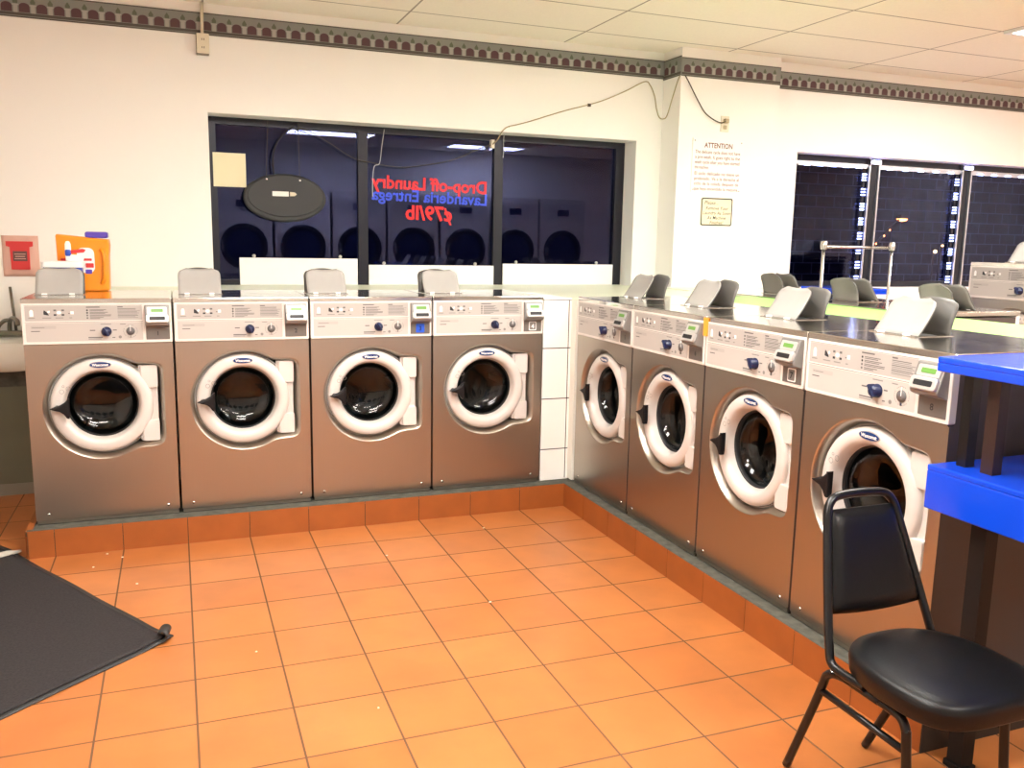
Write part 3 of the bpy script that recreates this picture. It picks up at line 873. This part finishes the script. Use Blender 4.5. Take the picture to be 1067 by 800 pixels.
# oval sign seen from behind
o_ = thing('oval_sign', 'black oval hanging sign seen from behind in the left window pane', 'sign', (-1.415, 1.56, 1.823))
mb = MB()
mb.prism(ellipse(0, 0, .272, .160, 64), -.006, .03, 'oval_grey', chamfer=.012, smooth=False)
mb.prism(ellipse(.004, .012, .250, .140, 64), -.012, -.004, 'oval_grey', chamfer=.006)
mb.build('housing', o_)
mb = MB(); mb.box(-.085, .022, -.0145, -.012, .010, .042, 'paper_white'); mb.build('label', o_)
mb = MB(); mb.prism([(.030, .012), (.062, .014), (.075, .026), (.062, .038), (.030, .040)], -.022, -.012, 'ivory', chamfer=.003); mb.build('plug', o_)
for x, dx in ((-.120, .02), (.098, .0)):
    mb = MB(); mb.tube([(x, -.003, .140), (x + dx, .02, .50)], .0022, 'wire_dark', 6); mb.build('hanging_wire', o_)
    mb = MB(); mb.lathe([(.006, -.015), (0, -.018)], 'chrome', 10, M4=Tr((x, 0, .118))); mb.build('screw', o_)
mb = MB(); mb.tube(smooth_path([(-.07, -.004, .15), (-.075, -.01, .27), (-.045, .0, .36), (.01, .0, .43), (.07, .0, .478)], 6), .006, 'handle_black', 8); mb.build('power_cord', o_)
# mirrored vinyl lettering
mb = MB(); yl = YG + .0135
RT = Matrix.Rotation(0.02, 4, 'Y')
put_text(mb, 'Drop-off Laundry', -.370, yl, 1.915, .125, 'sign_red', .0034, fit=.865, mirror=True, rot=RT)
put_text(mb, '¢79/lb', -.385, yl, 1.705, .140, 'sign_red', .0036, fit=.350, mirror=True, rot=RT)
put_text(mb, 'Lavanderia Entrega', -.370, yl, 1.830, .115, 'sign_blue', .0026, fit=.865, mirror=True, rot=RT)
tag(mb.build('window_lettering'), 'red and blue laundry lettering on the middle pane, reading mirrored from inside', 'lettering')

def cable(name, label, pts, r, m, sub=6):
    mb = MB(); mb.tube(smooth_path(pts, sub), r, m, 8)
    return tag(mb.build(name), label, 'cable')
cable('power_cable', 'thin dark cord strung across the upper left window pane to the mullion',
      [(-1.32, 1.60, 2.292), (-1.22, 1.60, 2.265), (-1.095, 1.60, 2.198), (-.98, 1.605, 2.13), (-.898, 1.61, 2.099), (-.81, 1.605, 2.088), (-.74, 1.60, 2.075), (-.62, 1.60, 2.066), (-.50, 1.60, 2.078), (-.236, 1.60, 2.131), (-.017, 1.60, 2.224), (.085, 1.585, 2.262)], .0028, 'wire_dark')
cable('power_cable', 'pale thin wire hanging beside the first mullion of the dark window', [(-.727, 1.588, 2.316), (-.745, 1.588, 2.20), (-.762, 1.588, 2.085), (-.800, 1.588, 2.06), (-.812, 1.588, 1.95), (-.812, 1.588, 1.853)], .0025, 'wire_pale')
wc = thing('wall_cable', 'tan cord running from the window top up to the pillar border', 'cable', (.053, YW, 2.30))
mb = MB()
off = Vector((.053, YW, 2.30))
pth = [(.075, 1.60, 2.255), (.082, 1.50, 2.285), (.095, 1.442, 2.335), (.140, 1.442, 2.372), (.20, 1.442, 2.388), (.296, 1.442, 2.416), (.44, 1.442, 2.465), (.597, 1.442, 2.517), (.77, 1.442, 2.567), (.908, 1.442, 2.614), (1.08, 1.442, 2.69), (1.235, 1.442, 2.768), (1.285, 1.442, 2.745), (1.325, 1.44, 2.67), (1.340, 1.43, 2.58), (1.355, 1.41, 2.515), (1.378, 1.39, 2.50), (1.392, 1.36, 2.52), (1.396, 1.31, 2.62), (1.394, 1.24, 2.74), (1.392, 1.20, 2.785)]
mb.tube(smooth_path([Vector(p) - off for p in pth], 6), .0042, 'wire_tan', 8); mb.build('cord', wc)
mb = MB(); mb.box(-.012, .012, -.02, .02, -.03, .03, 'ivory', Tr(Vector((.078, 1.60, 2.262)) - off)); mb.build('plug', wc)
mb = MB(); mb.box(-.012, .012, -.006, .006, -.01, .01, 'wire_dark', Tr(Vector((.78, 1.444, 2.566)) - off)); mb.build('cable_clip', wc)
cable('power_cable', 'dangling white cord end beside the second mullion at the window top', [(.150, 1.44, 2.37), (.165, 1.55, 2.352), (.170, 1.605, 2.32), (.172, 1.61, 2.22), (.168, 1.61, 2.17)], .0025, 'wire_pale')
# pillar outlet with its cord
po = thing('wall_outlet', 'ivory outlet with a plugged cord above the attention sign on the pillar', 'outlet', (1.802, YC, 2.468))
mb = MB(); mb.prism(rrect(-.036, .036, -.058, .058, .005), -.007, 0, 'ivory', chamfer=.002); mb.build('cover_plate', po)
mb = MB(); mb.prism(rrect(-.016, .016, -.040, -.010, .006), -.009, -.005, 'wire_tan'); mb.build('socket', po)
mb = MB(); mb.prism(rrect(-.018, .018, .004, .036, .006), -.035, -.005, 'wire_tan', chamfer=.004); mb.build('plug', po)
cable('power_cable', 'dark cord dropping from the border to the pillar outlet', [(1.43, 1.190, 2.79), (1.46, 1.185, 2.745), (1.515, 1.185, 2.665), (1.565, 1.185, 2.595), (1.61, 1.185, 2.541), (1.66, 1.18, 2.505), (1.715, 1.172, 2.478), (1.755, 1.165, 2.470), (1.788, 1.165, 2.486)], .0045, 'wire_dark')
# high outlet with conduit
ho = thing('wall_outlet', 'ivory outlet box hanging below the border on a ceiling conduit', 'outlet', (-1.910, YW, 2.742))
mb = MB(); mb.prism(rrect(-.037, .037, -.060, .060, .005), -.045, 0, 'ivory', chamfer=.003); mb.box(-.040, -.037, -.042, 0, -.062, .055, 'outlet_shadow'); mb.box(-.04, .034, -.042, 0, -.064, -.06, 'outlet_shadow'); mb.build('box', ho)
for z in (.024, -.024):
    mb = MB(); mb.prism(rrect(-.016, .016, z - .015, z + .015, .006), -.047, -.04, 'ivory', chamfer=.001)
    mb.box(-.008, -.004, -.0478, -.046, z - .006, z + .006, 'wire_dark'); mb.box(.004, .008, -.0478, -.046, z - .006, z + .006, 'wire_dark'); mb.build('socket', ho)
mb = MB(); mb.tube([(-.002, -.022, .058), (.002, -.022, .247)], .010, 'ivory', 10); mb.build('conduit', ho)

# ------------------------------------------------------------------ signs on the pillar
s_ = thing('wall_sign', 'white attention sign with brown lettering on the pillar', 'sign', (1.757, YC, 2.155))
mb = MB(); mb.box(-.228, .228, -.006, 0, -.198, .198, 'paper_white')
for x in (-.21, .205):
    for z in (-.18, .18): mb.lathe([(.005, -.006), (0, -.009)], 'outlet_shadow', 8, M4=Tr((x, 0, z)))
mb.build('board', s_)
mb = MB()
put_text(mb, 'ATTENTION', .0, -.0068, .132, .052, 'sign_brown', .0009, fit=.25)
for k, ln in enumerate(['The delicate cycle does not have', 'a pre-wash. It goes right to the', 'wash cycle after you have started', 'the machine.', 'El ciclo delicado no tiene un', 'prelavado. Va a la derecha al', 'ciclo de la colada despues de', 'que haya encendido la maquina.']):
    put_text(mb, ln, -.205, -.0068, .088 - k * .0375 - (.008 if k > 3 else 0), .034, 'sign_brown', .0002, fit=.125 if k == 3 else .40, align='LEFT')
mb.build('lettering', s_)
s_ = thing('wall_sign', 'yellow sign with black rounded border asking to remove laundry', 'sign', (1.771, YC, 1.813))
mb = MB(); mb.prism(rrect(-.142, .142, -.106, .106, .014), -.005, 0, 'paper_yellow'); 
ro, ri = rrect(-.140, .140, -.104, .104, .014), rrect(-.131, .131, -.095, .095, .010)
vv = [(a, -.0056, b) for a, b in ro] + [(a, -.0056, b) for a, b in ri]; n_ = len(ro)
mb.add(vv, [(i, (i + 1) % n_, n_ + (i + 1) % n_, n_ + i) for i in range(n_)], 'print_black')
mb.build('board', s_)
mb = MB()
put_text(mb, 'Please...', -.115, -.0058, .055, .040, 'print_black', .0002, shear=.2, align='LEFT')
for k, ln in enumerate(['Remove Your', 'Laundry As Soon', 'As Machine', 'Finishes!']):
    put_text(mb, ln, .0, -.0058, .016 - k * .036, .036, 'print_black', .0002, shear=.2)
mb.build('lettering', s_)
s_ = thing('wall_sign', 'faint white notice right of the yellow remove laundry sign', 'sign', (2.045, YC, 1.815))
mb = MB(); mb.box(-.09, .09, -.003, 0, -.085, .085, 'paper_white'); mb.build('sheet', s_)
mb = MB()
for k in range(6): mb.box(-.07, .05 + .02 * (k % 2), -.0036, -.003, .06 - k * .022, .062 - k * .022, 'ivory')
mb.build('lettering', s_)

# ------------------------------------------------------------------ left end: pouch, detergents, sink
p_ = thing('hanging_pouch', 'pink plastic pouch with red label hanging on the wall above the sink', 'pouch', (-2.998, YW, 1.42))
mb = MB()
nx, nz = 10, 12; vs = []
for j in range(nz + 1):
    for i in range(nx + 1):
        s = 2 * i / nx - 1; t = 2 * j / nz - 1
        vs.append((s * .098, -.006 - .028 * (1 - s ** 4) * (1 - t ** 4) - .004 * sin(9 * s + 4 * t), t * .122))
vs2 = [(x, 0, z) for x, y, z in vs]
I = lambda j, i: j * (nx + 1) + i
mb.add(vs, [(I(j, i), I(j, i + 1), I(j + 1, i + 1), I(j + 1, i)) for j in range(nz) for i in range(nx)], 'pouch_pink', True)
per = [I(0, i) for i in range(nx)] + [I(j, nx) for j in range(nz)] + [I(nz, i) for i in range(nx, 0, -1)] + [I(j, 0) for j in range(nz, 0, -1)]
L = len(vs); mb.add(vs + vs2, [(per[k], per[(k + 1) % len(per)], L + per[(k + 1) % len(per)], L + per[k]) for k in range(len(per))], 'pouch_pink')
mb.build('bag', p_)
mb = MB()
mb.prism([(-.072, .060), (-.072, .088), (.072, .088), (.072, .060), (.052, .054), (.050, -.080), (-.050, -.080), (-.052, .054)], -.0385, -.030, 'label_red')
mb.prism(rrect(-.038, .038, -.030, .030, .004), -.0395, -.036, 'label_dark')
for z, w in ((.012, .030), (-.002, .026), (-.016, .030)): mb.box(-w, w, -.0402, -.039, z - .002, z + .002, 'pouch_pink')
mb.build('label', p_)
# orange detergent jug
j_ = thing('detergent_jug', 'large orange detergent jug with purple cap on the first washer', 'jug', (-2.593, .76, 1.2505))
mb = MB()
out = [(-.126, .006), (-.12, 0), (.115, 0), (.122, .006), (.126, .19), (.132, .25), (.128, .282), (.05, .288), (-.125, .306), (-.130, .296), (-.128, .16)]
mb.prism(out, -.062, .062, 'orange_plastic', chamfer=.012)
jb = mb.build('body', j_, bevel=.006)
mb = MB(); mb.prism(rrect(.012, .126, .288, .322, .012), -.045, .045, 'purple_plastic', chamfer=.006); mb.build('cap', j_)
mb = MB(); mb.prism(rrect(-.03, .055, .10, .235, .03), -.0635, -.06, 'white_gloss', chamfer=.001); mb.prism(rrect(-.11, .042, .165, .178, .004), -.0645, -.06, 'label_red')
mb.prism(rrect(.01, .05, .128, .152, .004), -.0645, -.06, 'label_red'); mb.prism(rrect(.008, .04, .095, .118, .004), -.0645, -.06, 'purple_plastic'); mb.build('label', j_)
mb = MB(); mb.tube(smooth_path([(.09, -.062, .225), (.105, -.078, .20), (.106, -.08, .13), (.10, -.078, .07), (.085, -.062, .045)], 5), .011, 'orange_plastic', 10); mb.build('handle', j_)
# tub with white lid
t_ = thing('detergent_tub', 'white-lidded blue detergent tub in front of the orange jug', 'tub', (-2.682, .60, 1.2505))
mb = MB(); mb.prism(rrect(-.092, .092, -.05, .05, .02), 0, .135, 'blue_plastic', axis='z'); mb.prism(rrect(-.0925, .03, -.0505, .0505, .02), .006, .127, 'white_gloss', axis='z'); mb.prism(rrect(-.093, .093, -.051, .051, .02), .0, .010, 'white_gloss', axis='z'); mb.build('body', t_)
mb = MB(); mb.prism(rrect(-.10, .10, -.058, .058, .024), .165, .134, 'white_gloss', axis='z', chamfer=.006); mb.build('lid', t_)
b_ = thing('scoop', 'white scrub scoop with blue grip standing on the tub lid', 'scoop', (-2.655, .60, 1.4155))
mb = MB(); mb.lathe([(0, 0), (.012, 0), (.013, .03), (.011, .05), (.014, .07), (.013, .10), (.008, .115), (0, .118)], 'white_gloss', 20, axis='z', M4=Matrix.Diagonal((1.1, .6, .9, 1))); mb.build('blade', b_)
mb = MB(); mb.lathe([(.0125, .03), (.0165, .036), (.0165, .062), (.0125, .068)], 'blue_plastic', 20, axis='z', M4=Matrix.Diagonal((.95, .7, .9, 1))); mb.build('grip', b_)
mb = MB(); mb.prism([(.012, .04), (.075, .046), (.085, .06), (.07, .066), (.012, .058)], -.006, .006, 'label_red', chamfer=.003); mb.prism([(.0, .0), (.07, .0), (.078, .03), (.012, .036)], -.008, .008, 'white_gloss', chamfer=.003); mb.build('handle', b_)
# utility sink
k_ = thing('utility_sink', 'white utility sink basin on a grey green pedestal left of washer one', 'sink', (-3.25, 1.2, 0))
mb = MB()
prof = [(.36, 0), (.365, .02), (.355, .05), (.33, .13), (.30, .18)]
def ringp(hx, hy, z, n=6, r=.07): return [(a, b, z) for a, b in rrect(-hx, hx, -hy, hy, r, n)]
levels = [(.30, .16, .77), (.36, .205, .79), (.385, .225, .85), (.39, .23, .935), (.385, .225, .945), (.355, .195, .942), (.33, .17, .88), (.29, .14, .82), (.02, .02, .815)]
v = [p for hx, hy, z in levels for p in ringp(hx, hy, z, r=min(.07, hx * .9, hy * .9))]; n_ = 28
mb.add(v, [(j * n_ + i, j * n_ + (i + 1) % n_, (j + 1) * n_ + (i + 1) % n_, (j + 1) * n_ + i) for j in range(len(levels) - 1) for i in range(n_)] + [tuple(range((len(levels) - 1) * n_, len(levels) * n_))], 'sink_white', True)
bs = mb.build('basin', k_)
mb = MB(); mb.box(-.37, .37, .0, .235, .0, .76, 'sink_green'); mb.box(-.375, .375, -.003, .235, 0, .07, 'outlet_shadow'); mb.box(-.37, .37, -.004, .235, .66, .775, 'concrete'); mb.build('pedestal', k_)
mb = MB()
mb.tube(smooth_path([(.17, .19, .945), (.175, .18, 1.02), (.20, .12, 1.055), (.235, .05, 1.045), (.24, .03, 1.02)], 6), .013, 'faucet_metal', 10)
mb.tube(smooth_path([(.10, .19, .945), (.115, .18, 1.0), (.15, .17, 1.035), (.19, .15, 1.04)], 6), .012, 'faucet_metal', 10)
mb.box(.05, .27, .165, .215, .944, .972, 'faucet_metal'); mb.build('faucet', k_, bevel=.003)
mb = MB(); mb.tube([(.200, .235, .96), (.182, .237, 1.235)], .008, 'faucet_metal', 8); mb.build('pipe', k_)

# ------------------------------------------------------------------ far window: LED strips, cart
def led_strip(label, p0, p1, count, w, horiz=False):
    o = thing('led_strip', label, 'LED strip', p0, 0, 'LED strips around the far window')
    d = Vector(p1) - Vector(p0); 
    mb = MB()
    if horiz: mb.box(-.02, d.length + .02, 0, .004, -.008, .008, 'frame_silver')
    else: mb.box(-.012, .012, 0, .004, -d.length, 0, 'frame_black')
    mb.build('backing', o)
    for k in range(count):
        mb = MB(); t = (k + .5) / count * d.length
        if horiz:
            for q in (-.022, 0, .022): mb.box(t + q - .008, t + q + .008, -.006, 0, -.007, .007, 'led_light')
        else:
            for q in (-.024, 0, .024):
                for s in (-.013, .013): mb.box(s - .0085, s + .0085, -.006, 0, -t + q - .005, -t + q + .005, 'led_light')
        mb.build('led_module', o)
led_strip('vertical blue-white LED strip left of the first mullion in the far window', (3.405, YH - .012, 2.22), (3.405, YH - .012, 1.23), 8, .03)
led_strip('vertical blue-white LED strip left of the second mullion in the far window', (4.462, YH - .012, 2.22), (4.462, YH - .012, 1.23), 8, .03)
for a, b, lab in ((2.72, 3.40, 'row of LEDs along the top of the first far window pane'), (3.58, 4.46, 'row of LEDs along the top of the second far window pane'), (4.64, 5.5, 'row of LEDs along the top of the third far window pane')):
    led_strip(lab, (a, YH - .02, 2.236), (b, YH - .02, 2.236), 5, .03, True)
for x, lab in ((3.50, 'bright white LED lamp atop the first mullion of the far window'), (4.56, 'bright white LED lamp atop the second mullion of the far window')):
    o = thing('led_lamp', lab, 'lamp', (x, YH - .03, 2.285), 0, 'LED lamps on the far window head')
    mb = MB(); mb.box(-.06, .06, -.012, .015, -.02, .02, 'frame_silver'); mb.build('housing', o)
    mb = MB(); mb.prism(rrect(-.045, .045, -.014, .014, .01), -.018, -.012, 'led_light'); mb.build('lens', o)
# laundry cart
c_ = thing('laundry_cart', 'chrome laundry cart with hanging rail before the far window', 'cart', (2.555, .52, 0))
for sx in (-1, 1):
    mb = MB(); mb.tube([(sx * .315, 0, .12), (sx * .315, 0, 1.575)], .011, 'chrome', 12); mb.build('post', c_)
    mb = MB(); mb.lathe([(.022, -.03), (.024, 0), (.022, .03), (0, .034)], 'chrome', 14, axis='z', M4=Tr((sx * .315, 0, 1.575))); mb.build('rail_cap', c_)
    for sy in (-.2, .2):
        mb = MB(); mb.lathe([(0, -.012), (.045, -.012), (.05, 0), (.045, .012), (0, .012)], 'rubber', 20, axis='x', M4=Tr((sx * .30, sy, .05))); mb.box(-.018, .018, -.006, .006, .0, .07, 'chrome', Tr((sx * .30, sy, .05))); mb.build('caster', c_)
mb = MB(); mb.tube([(-.315, 0, 1.565), (.315, 0, 1.565)], .011, 'chrome', 12); mb.build('hanging_rail', c_)
mb = MB()
for z, h in ((.13, .22), (.55, .24)):
    loop = [(-.31, -h, z), (.31, -h, z), (.31, h, z), (-.31, h, z)]
    mb.tube(loop, .008, 'chrome', 8, closed=True)
for i in range(13):
    x = -.30 + .05 * i
    for s in (-1, 1): mb.tube([(x, s * .22, .13), (x, s * .24, .55)], .003, 'chrome', 6)
    mb.tube([(x, -.22, .13), (x, .22, .13)], .003, 'chrome', 6)
for i in range(9):
    y = -.22 + .055 * i
    for s in (-1, 1): mb.tube([(s * .31, y, .13), (s * .31, y * 1.08, .55)], .003, 'chrome', 6)
mb.build('wire_basket', c_)

# ------------------------------------------------------------------ ceiling lights
def troffer(ix, iy, label):
    x0 = .566 + 1.235 * ix; y1 = 1.09 - .595 * iy
    o = thing('ceiling_light', label, 'ceiling light', (x0 + 1.235 / 2, y1 - .595 / 2, CEIL), 0, 'recessed ceiling lights')
    mb = MB()
    for a, b, c, d in ((-.61, .61, -.29, -.255), (-.61, .61, .255, .29), (-.61, -.575, -.255, .255), (.575, .61, -.255, .255)): mb.box(a, b, c, d, -.018, 0, 'white_gloss')
    mb.build('frame', o)
    mb = MB(); mb.box(-.575, .575, -.255, .255, -.012, -.004, 'tube_light'); mb.build('diffuser', o)
    return o
troffer(2, 2, 'lit recessed ceiling light at the right edge of the picture')
tl = 'added lit recessed ceiling light over the orange floor, unseen above the picture edge'
for ix, iy in ((-2, 4), (0, 4), (-3, 7), (1, 6), (4, 4), (-2, 6), (3, 6)): troffer(ix, iy, tl)  # unseen lights added to light the room

troffer(-1, 9, 'ceiling light mirrored at the top of the left window pane above the oval sign')
troffer(1, 10, 'ceiling light mirrored at the top of the window by the second mullion')

# dryers along the wall behind the camera, seen only in the window glass
def dryer():
    o = thing('tumble_dryer', 'steel tumble dryer with round door, seen only mirrored in the dark window', 'tumble dryer', (0, 0, 0), 0, 'dryers mirrored in the window')
    mb = MB(); mb.box(-.40, .40, -.6, 0, .1, 2.25, 'dryer_panel'); mb.box(-.40, .40, -.56, -.02, 0, .1, 'rubber'); mb.build('body', o, bevel=.006)
    mb = MB(); D = Tr((0, 0, 1.42)); mb.lathe([(.33, 0), (.33, .03), (.31, .045), (.26, .045), (.24, .02), (.24, .0)], 'rubber', 48, M4=D); d = mb.build('door', o)
    mb = MB(); mb.lathe([(.245, .022), (.12, .03), (0, .032)], 'knob_blue', 40, M4=D); mb.build('glass', d)
    mb = MB(); mb.box(-.32, -.28, .03, .07, 1.34, 1.50, 'chrome'); mb.build('handle', d, bevel=.004)
    mb = MB(); mb.box(-.34, .34, 0, .012, 1.92, 2.16, 'meter_face'); mb.box(-.1, .1, .01, .02, 1.98, 2.08, 'knob_blue'); mb.build('control_panel', o)
    return o
dr = dryer()
ds = [dr] + [copy_tree(dr) for _ in range(9)]
for k, d in enumerate(ds): d.location = (-3.7 + .84 * k, -5.38, 0)

# ------------------------------------------------------------------ street lights outside
def street_lamp():
    o = thing('street_lamp', 'orange street lamp seen through the far window', 'street lamp', (6.9, 4.5, -.1))
    mb = MB(); mb.tube([(-.75, 0, 0), (-.75, 0, 1.35), (-.6, 0, 1.55)], .03, 'frame_black', 10); mb.build('pole', o)
    mb = MB(); mb.tube(smooth_path([(-.6, 0, 1.55), (-.3, 0, 1.82), (-.05, 0, 2.04)], 6), .016, 'frame_black', 8); mb.build('arm', o)
    for t in (.35, .6, .78):
        mb = MB(); mb.lathe([(0, -.012), (.012, 0), (0, .012)], 'lamp_orange', 10, M4=Tr((-.6 + .5 * t, -.02, 1.57 + .42 * t))); mb.build('arm_highlight', o)  # glowing beads stand in for highlights along the arm
    mb = MB(); mb.prism([(-.075, .0), (.075, .0), (.045, .05), (-.045, .05)], -.04, .04, 'frame_black', M4=Tr((0, 0, 2.05))); mb.build('hood', o)
    mb = MB(); mb.lathe([(.07, .0), (.05, -.025), (0, -.035)], 'lamp_orange', 16, axis='z', M4=Tr((0, 0, 2.05))); mb.build('lens', o)
street_lamp()
for x, z, s, lab in ((7.52, 1.53, .024, 'small amber light outside the far window, larger and lower of two'), (7.64, 1.61, .015, 'small amber light outside the far window, smaller and upper of two')):
    o = thing('amber_lamp', lab, 'lamp', (x, 4.5, -.1))
    mb = MB(); mb.tube([(0, .02, 0), (0, .02, z + .1)], .012, 'frame_black', 8); mb.build('post', o)
    mb = MB(); mb.lathe([(0, -s), (s * .7, -s * .7), (s, 0), (s * .7, s * .7), (0, s)], 'lamp_amber', 14, M4=Tr((0, -.01, z + .1))); mb.build('bulb', o)

# ------------------------------------------------------------------ world, camera
wd = bpy.data.worlds.new('night'); bpy.context.scene.world = wd; wd.use_nodes = True
wd.node_tree.nodes['Background'].inputs[0].default_value = (.010, .013, .045, 1); wd.node_tree.nodes['Background'].inputs[1].default_value = 1.
cd = bpy.data.cameras.new('camera'); cam = bpy.data.objects.new('camera', cd); C.objects.link(cam)
cd.sensor_width = 36; cd.sensor_fit = 'HORIZONTAL'; cd.lens = 36 * FOC / 1067; cd.clip_start = .02
fw = Vector((sin(YAW) * cos(PITCH), cos(YAW) * cos(PITCH), sin(PITCH))); r0 = Vector((cos(YAW), -sin(YAW), 0)); u0 = r0.cross(fw)
rt = r0 * cos(ROLL) + u0 * sin(ROLL); up = -r0 * sin(ROLL) + u0 * cos(ROLL)
cam.matrix_world = Matrix(((rt.x, up.x, -fw.x, CAM[0]), (rt.y, up.y, -fw.y, CAM[1]), (rt.z, up.z, -fw.z, CAM[2]), (0, 0, 0, 1)))
sc = bpy.context.scene; sc.camera = cam
sc.view_settings.view_transform = 'Standard'; sc.view_settings.look = 'None'; sc.view_settings.gamma = 1; sc.view_settings.use_curve_mapping = False
sc.view_settings.exposure = 1.15
sc.cycles.use_denoising = True
sc.cycles.max_bounces = 10; sc.cycles.transparent_max_bounces = 16
